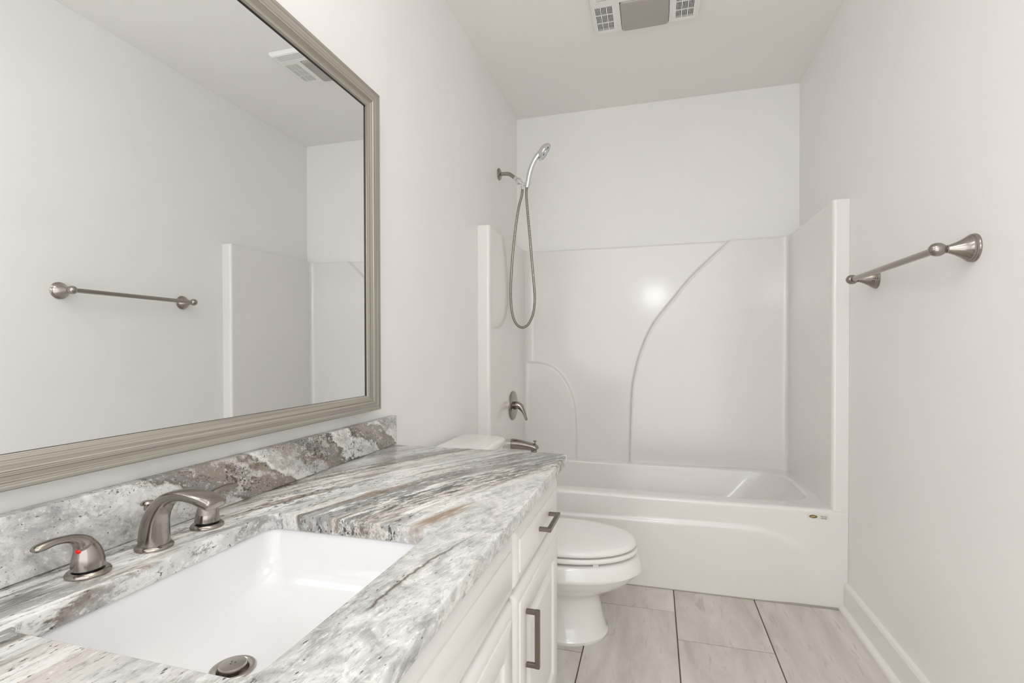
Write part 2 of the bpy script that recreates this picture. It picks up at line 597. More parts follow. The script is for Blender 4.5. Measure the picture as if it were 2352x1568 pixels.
# ------------------------------------------------------------------ bathtub with surround (one moulded unit)
tubroot = thing('bathtub_surround', (RW / 2, 2.58, 0), 'glossy white one-piece bathtub with moulded surround walls filling the back of the room', 'bathtub')
PX0, PX1, PYR, PYF = 0.060, 1.462, 2.922, 2.898   # side panels, back recess, back raised pads
ZR = 0.385

# surround walls: plan path swept up, back part carries the moulded arches
curveA = spline([(.663, .30), (.663, .395), (.667, .576), (.672, .744), (.686, .866), (.724, 1.011), (.789, 1.155), (.894, 1.293), (.997, 1.419), (1.185, 1.598), (1.23, 1.64)], 12)
curveB = spline([(-.10, .937), (.058, .937), (.15, .934), (.207, .918), (.266, .876), (.317, .800), (.347, .714), (.360, .606), (.363, .405), (.363, .30)], 12)


def sdist(P, C):
    """unsigned distance and side of points P (n,2) to polyline C"""
    best = np.full(len(P), 1e9); side = np.zeros(len(P))
    for a, b in zip(C[:-1], C[1:]):
        ab = b - a
        t = np.clip(((P - a) @ ab) / (ab @ ab), 0, 1)
        d = P - (a + t[:, None] * ab)
        dd = (d ** 2).sum(1)
        s = ab[0] * (P[:, 1] - a[1]) - ab[1] * (P[:, 0] - a[0])
        m = dd < best
        best = np.where(m, dd, best); side = np.where(m, s, side)
    return np.sqrt(best) * np.sign(side)


path = []      # (x, y, is_back)
path.append((0.0004, TY)); path.append((PX0 - .014, TY))
for k in range(7):
    a = math.pi / 2 * k / 6
    path.append((PX0 - .014 + .014 * math.sin(a), TY + .014 - .014 * math.cos(a)))
for y in np.linspace(TY + .05, PYR - .055, 8):
    path.append((PX0, y))
RC = 0.05
for k in range(13):
    a = math.pi / 2 * k / 12
    path.append((PX0 + RC - RC * math.cos(a), PYR - RC + RC * math.sin(a)))
xs = list(np.arange(PX0 + RC + .004, 1.27, .0036)) + list(np.linspace(1.28, PX1 - RC - .01, 6))
for x in xs:
    path.append((x, PYR))
for k in range(13):
    a = math.pi / 2 * k / 12
    path.append((PX1 - RC + RC * math.sin(a), PYR - RC + RC * math.cos(a)))
for y in np.linspace(PYR - .055, TY + .05, 8):
    path.append((PX1, y))
for k in range(7):
    a = math.pi / 2 * k / 6
    path.append((PX1 + .014 - .014 * math.cos(a), TY + .014 - .014 * math.sin(a)))
path.append((PX1 + .014, TY)); path.append((RW - .0004, TY))
path = np.array(path)
zs = np.concatenate([np.arange(ZR - .006, ZS - .012, .0042), [ZS - .010, ZS - .006, ZS - .003, ZS - .001, ZS]])
nS, nZ = len(path), len(zs)
Xg = np.repeat(path[None, :, 0], nZ, 0); Yg = np.repeat(path[None, :, 1], nZ, 0); Zg = np.repeat(zs[:, None], nS, 1)
Q = np.stack([Xg.ravel(), Zg.ravel()], 1)


def sstep(d, w):
    t = np.clip(d / w + .5, 0, 1)
    return t * t * (3 - 2 * t)


dA = -sdist(Q, curveA).reshape(nZ, nS)     # >0 to the right of the big arch
dB = -sdist(Q, curveB).reshape(nZ, nS)     # >0 inside the small arch
raise_ = np.maximum(sstep(dA, .013), sstep(dB, .015))
onback = np.clip((Yg - (PYR - RC)) / RC, 0, 1)
# a lip of the big pad: a thin bead along the arch
bead = np.exp(-((dA - .006) / .006) ** 2) * .0025
Yg = Yg - (raise_ * (PYR - PYF) + bead) * onback * onback
# soft rounded top edge rolling back to the walls
roll = np.clip((zs - (ZS - .010)) / .010, 0, 1)
offv = (1 - np.sqrt(np.clip(1 - roll ** 2, 0, 1))) * .010
nx = np.where(path[:, 0] < PX0 + .001, -1.0, np.where(path[:, 0] > PX1 - .001, 1.0, 0.0))
Xg = Xg + offv[:, None] * nx[None, :] * (path[None, :, 1] > TY + .03) * .4
Yg = Yg + offv[:, None] * (path[None, :, 1] >= PYR - .001) * .4
V = np.stack([Xg.ravel(), Yg.ravel(), Zg.ravel()], 1)
F = []
for i in range(nZ - 1):
    for j in range(nS - 1):
        F.append((i * nS + j, i * nS + j + 1, (i + 1) * nS + j + 1, (i + 1) * nS + j))
# cap back to the drywall
capx = np.where(path[:, 0] < PX0 + .02, 0.0004, np.where(path[:, 0] > PX1 - .02, RW - .0004, path[:, 0]))
capy = np.where((path[:, 0] > PX0 + .02) & (path[:, 0] < PX1 - .02), RD - .002, np.maximum(path[:, 1], TY + .01))
base_n = len(V)
V = np.concatenate([V, np.stack([capx, capy, np.full(nS, ZS)], 1)])
top = (nZ - 1) * nS
V = np.concatenate([V, np.stack([capx, capy, np.full(nS, zs[0])], 1)])
for j in range(nS - 1):
    F.append((top + j, top + j + 1, base_n + j + 1, base_n + j))
    F.append((base_n + j, base_n + j + 1, base_n + nS + j + 1, base_n + nS + j))
    F.append((base_n + nS + j, base_n + nS + j + 1, j + 1, j))
for j in (0, nS - 1):
    F.append(tuple(i * nS + j for i in range(nZ)) + (base_n + j, base_n + nS + j))
mesh_obj('surround_wall', V.tolist(), F, GELCOAT, tubroot, True, None, 60)

# tub: apron (with pressed panel), rolled front edge, deck and basin
g = G()
ax = np.concatenate([[0.0004], np.linspace(.006, RW - .006, 150), [RW - .0004]])
az = np.concatenate([[0.0], np.linspace(.004, ZR - .016, 50)])
capr = [(.014 * math.sin(a), .014 - .014 * math.cos(a)) for a in [math.pi / 2 * k / 6 for k in range(7)]]
line = spline([(-.3, .281), (.416, .281), (.791, .287), (1.05, .290), (1.187, .287), (1.274, .270), (1.335, .240), (1.362, .210), (1.385, .160), (1.395, .08), (1.397, -.08)], 10)
AX, AZ = np.meshgrid(ax, az)
dP = -sdist(np.stack([AX.ravel(), AZ.ravel()], 1), line).reshape(AX.shape)
fade = np.clip(AZ / .22, 0, 1)
side = np.clip((1.33 - AX) / .10, 0, 1)
depth = -.009 * sstep(dP, .010 + .06 * (1 - np.clip((1.40 - AX) / .12, 0, 1))) * np.maximum(side, fade * .9)
AY = TY + depth
rows = [[(AX[i, j], AY[i, j], AZ[i, j]) for j in range(len(ax))] for i in range(len(az))]
for dy, dz in [(c[0] * 0 + .014 - .014 * math.cos(a), .014 * math.sin(a)) for c, a in zip(capr, [math.pi / 2 * k / 6 for k in range(7)])]:
    rows.append([(x, TY + dy, ZR - .014 + dz) for x in ax])
g.loft(rows, False, False, closed=False)
# deck ring down into the basin
nn = 14
bx0, bx1, by0, by1 = .115, 1.425, TY + .092, 2.857
deck = rrect(.002, RW - .002, TY + .014, RD - .003, .001, ZR, nn)
R4 = (.175, .09, .09, .15)
loops = [deck, rrect(bx0 - .016, bx1 + .016, by0 - .016, by1 + .016, tuple(r + .016 for r in R4), ZR, nn)]
for k in range(1, 7):
    a = math.pi / 2 * k / 6
    o = .016 * (1 - math.sin(a)); dz = .016 * (1 - math.cos(a))
    loops.append(rrect(bx0 - o, bx1 + o, by0 - o, by1 + o, tuple(r + o for r in R4), ZR - dz, nn))
for f, dz in ((.12, .06), (.3, .13), (.55, .20), (.8, .25), (.93, .272)):
    loops.append(rrect(bx0 + .10 * f, bx1 - .26 * f, by0 + .075 * f, by1 - .075 * f, tuple(r + q_ * f for r, q_ in zip(R4, (.06, .03, .03, .08))), ZR - dz, nn))
loops.append(rrect(bx0 + .16, bx1 - .34, by0 + .13, by1 - .13, .10, ZR - .285, nn))
g.loft([rrect(.002, RW - .002, TY + .014, RD - .003, .001, .0, nn)] + loops, True, True)
g.obj('tub', GELCOAT, tubroot, True, 50)
# bead of caulk where the apron meets the floor
G().box(.02, RW - .034, TY - .012, TY + .004, .0, .0035, .001, 1).obj('caulk_bead', CAULK, tubroot)
# maker's sticker on the apron corner
sx0, sx1, sz0, sz1 = 1.378, 1.4545, .345, .3635
st = G().loft([rrect(sx0, sx1, sz0, sz1, .003, 0, 4), rrect(sx0, sx1, sz0, sz1, .003, 1, 4)])
st.V = [(x, TY - .0006 * z, y) for x, y, z in st.V]
st = st.obj('label_sticker', STICK, tubroot, False)
st['label'] = 'small silver sticker with a gold oval and grey lettering'


def flat(loop, y):
    return [(x, y, z) for x, z in loop]


cxs, czs = 1.399, .354
g = G().loft([flat([(cxs + .0145 * math.cos(a), czs + .0062 * math.sin(a)) for a in [2 * math.pi * k / 32 for k in range(32)]], TY - q) for q in (.0006, .0009)])
g.obj('print_oval', DKGOLD, st, False)
g = G().loft([flat([(cxs - .001 + .0105 * math.cos(a), czs + .0036 * math.sin(a + .5)) for a in [2 * math.pi * k / 32 for k in range(32)]], TY - q) for q in (.0009, .0012)])
g.obj('print_emblem', GOLD, st, False)
G().box(1.426, 1.446, TY - .0009, TY - .0006, .3475, .3495).obj('print_line', INK, st, False)
fc = bpy.data.curves.new('print_text', 'FONT')
fc.body = 'PRAXIS'; fc.size = .0085; fc.align_x = 'CENTER'; fc.extrude = .0001
fo = bpy.data.objects.new('print_text_curve', fc)
COL.objects.link(fo)
bpy.context.view_layer.update()
tm = bpy.data.meshes.new_from_object(fo.evaluated_get(bpy.context.evaluated_depsgraph_get()))
bpy.data.objects.remove(fo)
tv = [(1.4358 + v.co.x * .80, TY - .0008 + v.co.z, .3525 + v.co.y) for v in tm.vertices]
mesh_obj('print_text', tv, [tuple(p.vertices) for p in tm.polygons], INK, st, False)

# ------------------------------------------------------------------ shower set on the left wall
SY = 2.57
sh = thing('hand_shower', (0, SY, 1.944), 'chrome hand shower on a nickel wall arm with a long looped metal hose', 'shower')
G().lathe([(.0, .0), (.031, .0), (.031, .004), (.027, .008), (.014, .013), (.011, .014), (0, .014)], (0.001, SY, 1.944), (1, 0, 0), 40, ).obj('escutcheon', NICKEL, sh, True, 35)
arm = sspline([(.004, SY, 1.943), (.03, SY, 1.9435), (.055, SY, 1.940), (.072, SY, 1.930), (.088, SY, 1.9165), (.10, SY, 1.9065)], 6)
G().tube(arm, .0098, 20, (0, 1, 0)).obj('shower_arm', NICKEL, sh)
ad = Vector((.012, 0, -.0100)).normalized()
g = G().lathe([(.0, 0), (.0115, 0), (.0115, .014), (.0125, .015), (.0125, .017), (0, .017)], (.088, SY, 1.9165), ad, 6 * 4)
g.lathe([(0, 0), (.010, 0), (.017, .003), (.0178, .010), (.017, .022), (.013, .026), (0, .026)], (.101, SY, 1.9045), ad, 32)
g.tube([(.118, SY, 1.889), (.132, SY, 1.881), (.152, SY, 1.873)], [.0105, .0095, .0095], 20, (0, 1, 0))
g.lathe([(0, 0), (.0125, 0), (.0145, .034), (.0125, .0345), (0, .0345)], (.1535, SY, 1.859), (.22, 0, 1), 32)
g.lathe([(0, 0), (.0065, 0), (.0065, .012), (0, .012)], (.130, SY, 1.879), (-.02, 0, -1), 20)
br = g.obj('bracket', CHROME, sh, True, 35)
br['label'] = 'bright chrome swivel bracket'
G().lathe([(0, 0), (.0085, 0), (.0095, .003), (.0095, .012), (.0075, .016), (0, .016)], (.1298, SY, 1.868), (-.03, -.02, -1), 6).obj('hose_nut', CHROME, sh, False)
hp = sspline([(.1295, SY, 1.858), (.1265, SY - .004, 1.82), (.109, SY - .014, 1.735), (.086, SY - .018, 1.56), (.0725, SY - .019, 1.39), (.0705, SY - .019, 1.28), (.080, SY - .019, 1.195), (.102, SY - .019, 1.146), (.133, SY - .019, 1.129), (.165, SY - .019, 1.146), (.190, SY - .018, 1.20), (.199, SY - .017, 1.275), (.193, SY - .014, 1.36), (.175, SY - .010, 1.56), (.158, SY - .006, 1.74), (.151, SY - .002, 1.83), (.154, SY, 1.868)], 60)
rr = [.0066 + .0005 * math.sin(k * math.pi / 2) for k in range(len(hp))]
G().tube(hp, rr, 14, (0, 1, 0)).obj('hose', STEELHOSE, sh, True)
# handset: handle, head, spray face
hs_path = sspline([(.1585, SY, 1.883, .0115), (.1640, SY, 1.912, .0130), (.1720, SY, 1.944, .0142), (.1830, SY, 1.974, .0140), (.196, SY, 1.998, .0136), (.211, SY, 2.018, .0150), (.226, SY, 2.034, .0165)], 6)
nrm = Vector((.83, .10, -.55)).normalized()
hc = Vector((.2515, SY, 2.036))
g = G().tube([p[:3] for p in hs_path], [p[3] for p in hs_path], 24, (0, 1, 0))
g.lathe([(0, -.031), (.014, -.030), (.028, -.0245), (.039, -.015), (.0455, -.005), (.0465, .001), (.0445, .004), (.041, .0045), (.0405, .001), (0, .001)], hc, nrm, 48)
hs = g.obj('handset', CHROME, sh, True, 50)
g = G().lathe([(0, .0015), (.040, .0015), (.0395, .004), (.031, .0052), (.030, .0038), (.020, .0038), (.0195, .006), (.009, .0072), (0, .0074)], hc, nrm, 40)
u = nrm.cross(Vector((0, 1, 0))).normalized(); w = nrm.cross(u)
for R, n in ((.0352, 20), (.0145, 9)):
    for k in range(n):
        a = 2 * math.pi * k / n
        c = hc + (u * math.cos(a) + w * math.sin(a)) * R + nrm * .004
        g.lathe([(0, 0), (.0016, 0), (.0012, .0020), (0, .0020)], c, nrm, 8)
sf = g.obj('spray_face', SPRAY, hs, True, 30)
sf['label'] = 'grey spray face ringed with nozzles'
for k in range(3):
    a = 2 * math.pi * k / 3 + .4
    c = hc + (u * math.cos(a) + w * math.sin(a)) * .0250
    G().lathe([(0, .0038), (.0042, .0038), (.0038, .0052), (0, .0052)], c, nrm, 14).obj('spray_jet', DARK, hs, True, 30)
c = hc + u * .047 * (1 if u.z < 0 else -1)
G().lathe([(0, -.006), (.005, -.006), (.006, .003), (0, .004)], c, nrm, 16).obj('mode_tab', CHROME, hs, True, 30)

# ------------------------------------------------------------------ tub valve and spout on the left surround panel
VY, VZ = 2.620, .712
va = thing('shower_valve', (PX0, VY, VZ), 'round brushed nickel shower valve with curved lever above the tub spout', 'valve')
g = G().lathe([(0, 0), (.078, 0), (.078, .004), (.074, .008), (.060, .0105), (.030, .012), (.0, .012)], (PX0 + .0006, VY, VZ), (1, 0, 0), 56)
g.obj('valve_plate', NICKEL, va, True, 30)
g = G().lathe([(0, .010), (.022, .010), (.022, .016), (.019, .017), (.019, .024), (0, .024)], (PX0, VY, VZ), (1, 0, 0), 32)
g.obj('valve_collar', NICKEL_D, va, True, 30)
lv = sspline([(.080, VY, .7135, .021, .021), (.091, VY, .7135, .020, .020), (.103, VY, .707, .0185, .017), (.114, VY - .001, .693, .0165, .0125), (.124, VY - .002, .675, .0145, .0090), (.1315, VY - .003, .655, .0130, .0070), (.137, VY - .003, .640, .0115, .0060), (.1385, VY - .003, .635, .008, .004)], 6)
G().tube([p[:3] for p in lv], [(p[3], p[4]) for p in lv], 24, (0, 0, 1)).obj('valve_lever', NICKEL, va)
sp = thing('tub_spout', (PX0, 2.60, .508), 'brushed nickel tub spout with a pull-up knob just behind the worktop corner', 'faucet')
rows = sspline([(PX0 + .0006, .5085, .030, .0275), (.075, .5085, .030, .0275), (.110, .506, .028, .0255), (.150, .501, .0265, .0225), (.178, .497, .026, .0200), (.190, .494, .025, .0180), (.198, .490, .022, .0130), (.2005, .486, .014, .006)], 5)
g = G().tube([(x, 2.60, z) for x, z, a, b in rows], [(a, b) for x, z, a, b in rows], 32, (0, 0, 1))
g.lathe([(0, 0), (.016, 0), (.016, .012), (.0, .012)], (.182, 2.60, .482), (0, 0, -1), 24)
g.obj('spout_body', NICKEL, sp, True, 50)
G().lathe([(0, 0), (.0035, 0), (.0035, .016), (.009, .018), (.0095, .021), (.007, .0235), (0, .0235)], (.188, 2.60, .508), (0, 0, 1), 24).obj('diverter_knob', NICKEL, sp, True, 35)

# ------------------------------------------------------------------ toilet
TC = 1.82
to = thing('toilet', (.38, TC, 0), 'white two-piece toilet with closed lid between the vanity and the tub', 'toilet')


def egg(xb, xf, hw, z, xm=None, n=56, pw=2.3):
    xm = xm if xm is not None else xb + (xf - xb) * .45
    out = []
    for k in range(n):
        a = 2 * math.pi * k / n
        c, s = math.cos(a), math.sin(a)
        if c >= 0:
            x = xm + (xf - xm) * c
            y = hw * s
        else:
            q = 2 / pw
            x = xm - (xm - xb) * abs(c) ** q
            y = hw * math.copysign(abs(s) ** q, s)
        out.append((x, TC + y, z))
    return out


rows = [(.150, .633, .122, .0, .48), (.150, .636, .124, .005, .48), (.150, .637, .125, .012, .48), (.151, .634, .121, .016, .48), (.154, .630, .116, .022, .48), (.157, .620, .108, .06, .48), (.158, .609, .102, .11, .47), (.155, .606, .103, .140, .46), (.150, .618, .110, .158, .46), (.14, .652, .130, .174, .46), (.13, .690, .151, .190, .46), (.12, .718, .168, .208, .46), (.11, .734, .178, .225, .46), (.11, .742, .184, .238, .46), (.11, .7445, .186, .2415, .46), (.11, .752, .191, .2425, .46), (.11, .7555, .193, .246, .46), (.11, .7550, .1925, .254, .46), (.11, .749, .189, .270, .46), (.11, .741, .184, .286, .46), (.11, .736, .180, .292, .46), (.11, .728, .175, .2955, .46), (.12, .70, .160, .296, .46)]
g = G().loft([egg(a, b, c, d, e) for a, b, c, d, e in rows])
g.box(.05, .26, TC - .12, TC + .12, .20, .33, .025, 3)
g.obj('bowl', PORC, to, True, 40)
rows = [(.26, .715, .155, .3045), (.24, .736, .177, .3045), (.235, .741, .181, .308), (.235, .742, .182, .313), (.24, .738, .178, .3205), (.26, .71, .15, .321)]
G().loft([egg(a, b, c, d, .48) for a, b, c, d in rows]).obj('seat', SEATM, to, True, 60)
rows = [(.24, .729, .172, .3245), (.236, .735, .177, .327), (.236, .736, .178, .333), (.24, .733, .175, .341), (.26, .720, .165, .3465), (.30, .68, .135, .350), (.36, .60, .08, .3525), (.44, .52, .02, .3535)]
G().loft([egg(a, b, c, d, .48) for a, b, c, d in rows]).obj('seat_lid', SEATM, to, True, 60)
for s in (-1, 1):
    G().lathe([(0, -.02), (.011, -.02), (.011, .02), (0, .02)], (.245, TC + s * .07, .335), (0, 1, 0), 16).obj('hinge', SEATM, to, True, 40)
for s in (-1, 1):
    G().box(.600, .618, TC + s * .142 - .007, TC + s * .142 + .007, .2945, .3045, .001, 1).obj('bumper', SEATM, to, True, 40)
ty0, ty1 = 1.60, 1.985
tl = [rrect(.035, .190, ty0 + .035, ty1 - .035, .04, .315, 6), rrect(.025, .200, ty0 + .02, ty1 - .02, .045, .33, 6), rrect(.022, .208, ty0 + .008, ty1 - .008, .045, .50, 6), rrect(.022, .210, ty0 + .005, ty1 - .005, .045, .628, 6)]
G().loft(tl).obj('tank', PORC, to, True, 50)


def lidloop(o, z):
    l = rrect(.012 + o, .208 - o, ty0 - .004 + o, ty1 + .004 - o, (.05 - o * .5, .025, .025, .05 - o * .5), z, 8)
    out = []
    for x, y, zz in l:     # bowed front
        t = (y - (ty0 + ty1) / 2) / ((ty1 - ty0) / 2)
        x += .026 * max(0, 1 - t * t) * max(0, (x - .016) / .19)
        out.append((x, y, zz))
    return out


G().loft([lidloop(.004, .6295), lidloop(0, .633), lidloop(0, .650), lidloop(.003, .657), lidloop(.010, .661), lidloop(.024, .6630)]).obj('tank_lid', PORC, to, True, 60)

# ------------------------------------------------------------------ vanity cabinet
CX = 0.524      # cabinet face frame
FX = 0.543      # front of doors
CY0, CY1 = .10, 1.372
cab = thing('vanity_cabinet', (0, (CY0 + CY1) / 2, 0), 'white painted vanity cabinet under the granite worktop', 'cabinet')
zt_ = ZC - .0275
g = G().box(.004, CX, CY0, CY0 + .016, .0, zt_).box(.004, CX, CY1 - .016, CY1, .0, zt_).box(.004, .012, CY0 + .016, CY1 - .016, .085, zt_)
g.box(.012, CX - .018, CY0 + .016, CY1 - .016, .085, .101)
for a, b, c, d in ((CY0 + .016, CY1 - .016, .672, zt_), (CY0 + .016, CY1 - .016, .085, .11), (CY0 + .016, CY1 - .016, .53, .562), (CY0 + .016, .14, .11, .672), (.49, .535, .11, .53), (.90, .942, .11, .672), (1.33, CY1 - .016, .11, .672)):
    g.box(CX - .018, CX, a, b, c, d)
g.box(.44, CX - .06, CY0 + .016, CY1 - .016, 0.0, .085)
g.obj('carcass', CABM, cab, False)


def routed_front(name, y0, y1, z0, z1, raised=False):
    """door or drawer front: ogee-routed outer edge, optional raised panel"""
    def L(o, x, r=.002):
        l = rrect(y0 + o, y1 - o, z0 + o, z1 - o, r, 0, 4)
        return [(x, a, b) for a, b, c in l]
    T0 = CX + .0005
    loops = [L(0, T0), L(0, T0 + .0040)]
    for k in range(0, 9):      # wide rounded outer edge
        a = math.pi / 2 * k / 8
        loops.append(L(.0200 * (1 - math.cos(a)), T0 + .0040 + .0125 * math.sin(a), .006))
    loops += [L(.0215, T0 + .0163, .005), L(.0240, T0 + .0160, .005), L(.0250, T0 + .0184, .004), L(.0262, T0 + .0190, .004)]
    xf = T0 + .0190
    if raised:
        s = .072
        loops += [L(s, xf, .006), L(s + .002, xf - .001, .006), L(s + .004, xf - .0055, .006), L(s + .007, xf - .0068, .006), L(s + .011, xf - .0065, .006), L(s + .034, xf - .0020, .006), L(s + .035, xf - .0008, .006), L(s + .037, xf - .0005, .006)]
    return G().loft(loops).obj(name, CABM, cab, True, 40)


def pull(parent, y, z, vertical, half=.0595):
    """square bar pull"""
    g = G()
    w = .0048; v = .0044
    xb = FX + .0285
    for s in (-1, 1):
        cy, cz = (y, z + s * (half - w)) if vertical else (y + s * (half - w), z)
        g.box(FX + .0005, xb - w, cy - v, cy + v, cz - v, cz + v, .0008, 1)
    if vertical:
        g.box(xb - 2 * w, xb, y - w, y + w, z - half, z + half, .0008, 1)
    else:
        g.box(xb - 2 * w, xb, y - half, y + half, z - w, z + w, .0008, 1)
    o = g.obj('handle', NICKEL_D, parent, False)
    o['label'] = 'square brushed nickel bar handle'
    return o


dr = routed_front('drawer', .927, 1.365, .551, .668)
pull(dr, 1.174, .606, False)
dd = routed_front('door', .927, 1.365, .095, .541, True)
pull(dd, .998, .424, True)
routed_front('false_drawer_front', .112, .915, .551, .668)
d2 = routed_front('door', .515, .915, .095, .541, True)
pull(d2, .560, .42, True)
d3 = routed_front('door', .112, .509, .095, .541, True)
pull(d3, .464, .42, True)

# ------------------------------------------------------------------ countertop, backsplash
KX0, KX1, KY0, KY1 = .002, .5595, .06, 1.405
HX0, HX1, HY0, HY1, HR = .130, .448, .366, .757, .024
TH = .0270
zb = ZC - TH
loops = [rrect(HX0, HX1, HY0, HY1, HR, zb, 8), rrect(HX0, HX1, HY0, HY1, HR, ZC - .003, 8), rrect(HX0 - .001, HX1 + .001, HY0 - .001, HY1 + .001, HR + .001, ZC - .001, 8), rrect(HX0 - .003, HX1 + .003, HY0 - .003, HY1 + .003, HR + .003, ZC, 8),
         rrect(KX0 + .003, KX1 - .003, KY0 + .003, KY1 - .003, .004, ZC, 8), rrect(KX0 + .001, KX1 - .001, KY0 + .001, KY1 - .001, .005, ZC - .001, 8), rrect(KX0, KX1, KY0, KY1, .006, ZC - .003, 8), rrect(KX0, KX1, KY0, KY1, .006, zb + .002, 8), rrect(KX0 + .002, KX1 - .002, KY0 + .002, KY1 - .002, .006, zb, 8)]
loops.append(loops[0])
ct = G().loft(loops, False, False).obj('countertop', GRANITE, None, True, 30)
tag(ct, 'grey, white and brown streaked granite worktop with a sink cut-out', 'countertop')
g = G().box(.001, .0215, KY0, KY1 + .012, ZC + .0003, .8095, .0018, 2)
bs = g.obj('backsplash', GRANITE_B, None, True, 30)
tag(bs, 'low granite backsplash strip along the wall below the mirror', 'backsplash')

# ------------------------------------------------------------------ undermount sink
sk = thing('sink', (.289, .562, zb - .14), 'white rectangular undermount sink below the granite cut-out', 'sink')
zt = zb - .0008
e = .004
x0, x1, y0, y1 = HX0 - e, HX1 + e, HY0 - e, HY1 + e
DCX, DCY = .256, .541
ZB = .590
n = 10


def sl(f, z, r):
    """inset loop; f 0..1 shrinks towards the drain"""
    return rrect(x0 + (DCX - .03 - x0) * f * .9, x1 - (x1 - DCX - .03) * f, y0 + (DCY - .03 - y0) * f, y1 - (y1 - DCY - .03) * f, r, z, n)


loops = [rrect(x0 - .02, x1 + .02, y0 - .02, y1 + .02, .03, zt - .012, n), rrect(x0 - .02, x1 + .02, y0 - .02, y1 + .02, .03, zt, n), rrect(x0, x1, y0, y1, .027, zt, n), rrect(x0 + .001, x1 - .001, y0 + .001, y1 - .001, .027, zt - .003, n),
         sl(.03, zt - .02, .030), sl(.06, zt - .04, .033), sl(.10, zt - .058, .038), sl(.17, zt - .074, .045), sl(.28, zt - .084, .055), sl(.45, zt - .091, .055), sl(.65, zt - .097, .045), sl(.82, zt - .1005, .035), sl(.97, ZB + .0015, .028)]
loops.append([(DCX + .027 * math.cos(a), DCY + .027 * math.sin(a), ZB) for a in [math.atan2(p[1] - DCY, p[0] - DCX) for p in loops[-1]]])
loops.append([(DCX + .020 * math.cos(a), DCY + .020 * math.sin(a), ZB - .02) for a in [math.atan2(p[1] - DCY, p[0] - DCX) for p in loops[-1]]])
# outside skin
loops2 = [rrect(x0 - .02, x1 + .02, y0 - .02, y1 + .02, .03, zt - .012, n), rrect(x0 - .008, x1 + .008, y0 - .008, y1 + .008, .035, zt - .014, n), sl(.05, zt - .085, .04), sl(.5, zt - .115, .05), sl(.95, ZB - .03, .03)]
g = G().loft(loops, False, False).loft(loops2, False, True)
bs_ = g.obj('basin', SINKM, sk, True, 60)
g = G().lathe([(.0, -.012), (.0175, -.012), (.0185, -.003), (.020, .0), (.0235, .0022), (.0268, .0022), (.0285, .0008), (.0285, -.001), (.020, -.02), (0, -.02)], (DCX, DCY, ZB + .001), (0, 0, 1), 48)
g.obj('drain_flange', DRAINM, sk, True, 30)
g = G().lathe([(0, -.012), (.007, -.012), (.008, .001), (.0150, .002), (.0168, .0035), (.0172, .0055), (.0162, .0075), (.010, .0083), (0, .0085)], (DCX, DCY, ZB + .001), (0, 0, 1), 48)
stp = g.obj('drain_stopper', DRAINM, sk, True, 35)
g = G()
for k in range(3):
    a = 2 * math.pi * k / 3 + .5
    c = Vector((DCX + .0032 * math.cos(a), DCY + .0032 * math.sin(a), ZB + .0094))
    g.lathe([(0, 0), (.0017, 0), (.0014, .0005), (0, .0005)], c, (0, 0, 1), 3)
g.obj('stopper_emblem', NICKEL_D, stp, False)

# ------------------------------------------------------------------ faucet: spout and two separate handles
FXC, FYC = .0775, .577
fs = thing('faucet_spout', (FXC, FYC, ZC), 'brushed nickel arched faucet spout at the back of the sink', 'faucet')
flange = [(0, .0), (.0246, .0), (.0251, .0015), (.0249, .0035), (.0228, .0060), (.0195, .0070), (0, .0070)]
G().lathe(flange, (FXC, FYC, ZC), (0, 0, 1), 48).obj('base_flange', NICKEL, fs, True, 35)
rows = sspline([(.0775, .7265, .0235, .0240), (.0775, .737, .0225, .0232), (.0790, .752, .0205, .0212), (.0835, .768, .0185, .0178), (.0925, .782, .0172, .0142), (.1065, .794, .0165, .0112), (.1260, .8015, .0165, .0090), (.1480, .8040, .0175, .0082), (.1700, .8030, .0190, .0084), (.1880, .8000, .0200, .0096), (.2000, .7970, .0198, .0098), (.2065, .7948, .0196, .0092), (.2092, .7938, .0180, .0070)], 6)


def soft(p, q=2.6):
    return p


g = G()
L = []
rows = [(FXC + (x - FXC) * .89, z, a * .86, b * .86) for x, z, a, b in rows]
P = [Vector((x, FYC, z)) for x, z, a, b in rows]
for i, p in enumerate(P):
    t = (P[min(i + 1, len(P) - 1)] - P[max(i - 1, 0)]).normalized()
    side_ = Vector((0, 1, 0)); nn_ = t.cross(side_)
    a, b = rows[i][2], rows[i][3]
    q = 2.0 + 1.6 * min(1, i / (len(P) * .55))       # round foot turning to a flat-sided spout
    lp = []
    for k in range(36):
        an = 2 * math.pi * k / 36
        c, s = math.cos(an), math.sin(an)
        lp.append(p + side_ * (a * math.copysign(abs(c) ** (2 / q), c)) + nn_ * (b * math.copysign(abs(s) ** (2 / q), s)))
    L.append(lp)
g.loft(L)
g.obj('spout_body', NICKEL, fs, True, 60)
G().lathe([(0, -.006), (.0108, -.006), (.0108, .0055), (.0098, .0065), (.009, .003), (0, .003)], (.1765, FYC, .7858), (0.03, 0, -1), 36).obj('aerator', DRAINM, fs, True, 35)
G().lathe([(0, 0), (.0032, 0), (.0032, .052), (.0052, .053), (.0052, .060), (.0098, .0612), (.0102, .0635), (.007, .0665), (0, .0672)], (.0515, .588, ZC - .002), (0, 0, 1), 28).obj('lift_rod', NICKEL, fs, True, 35)


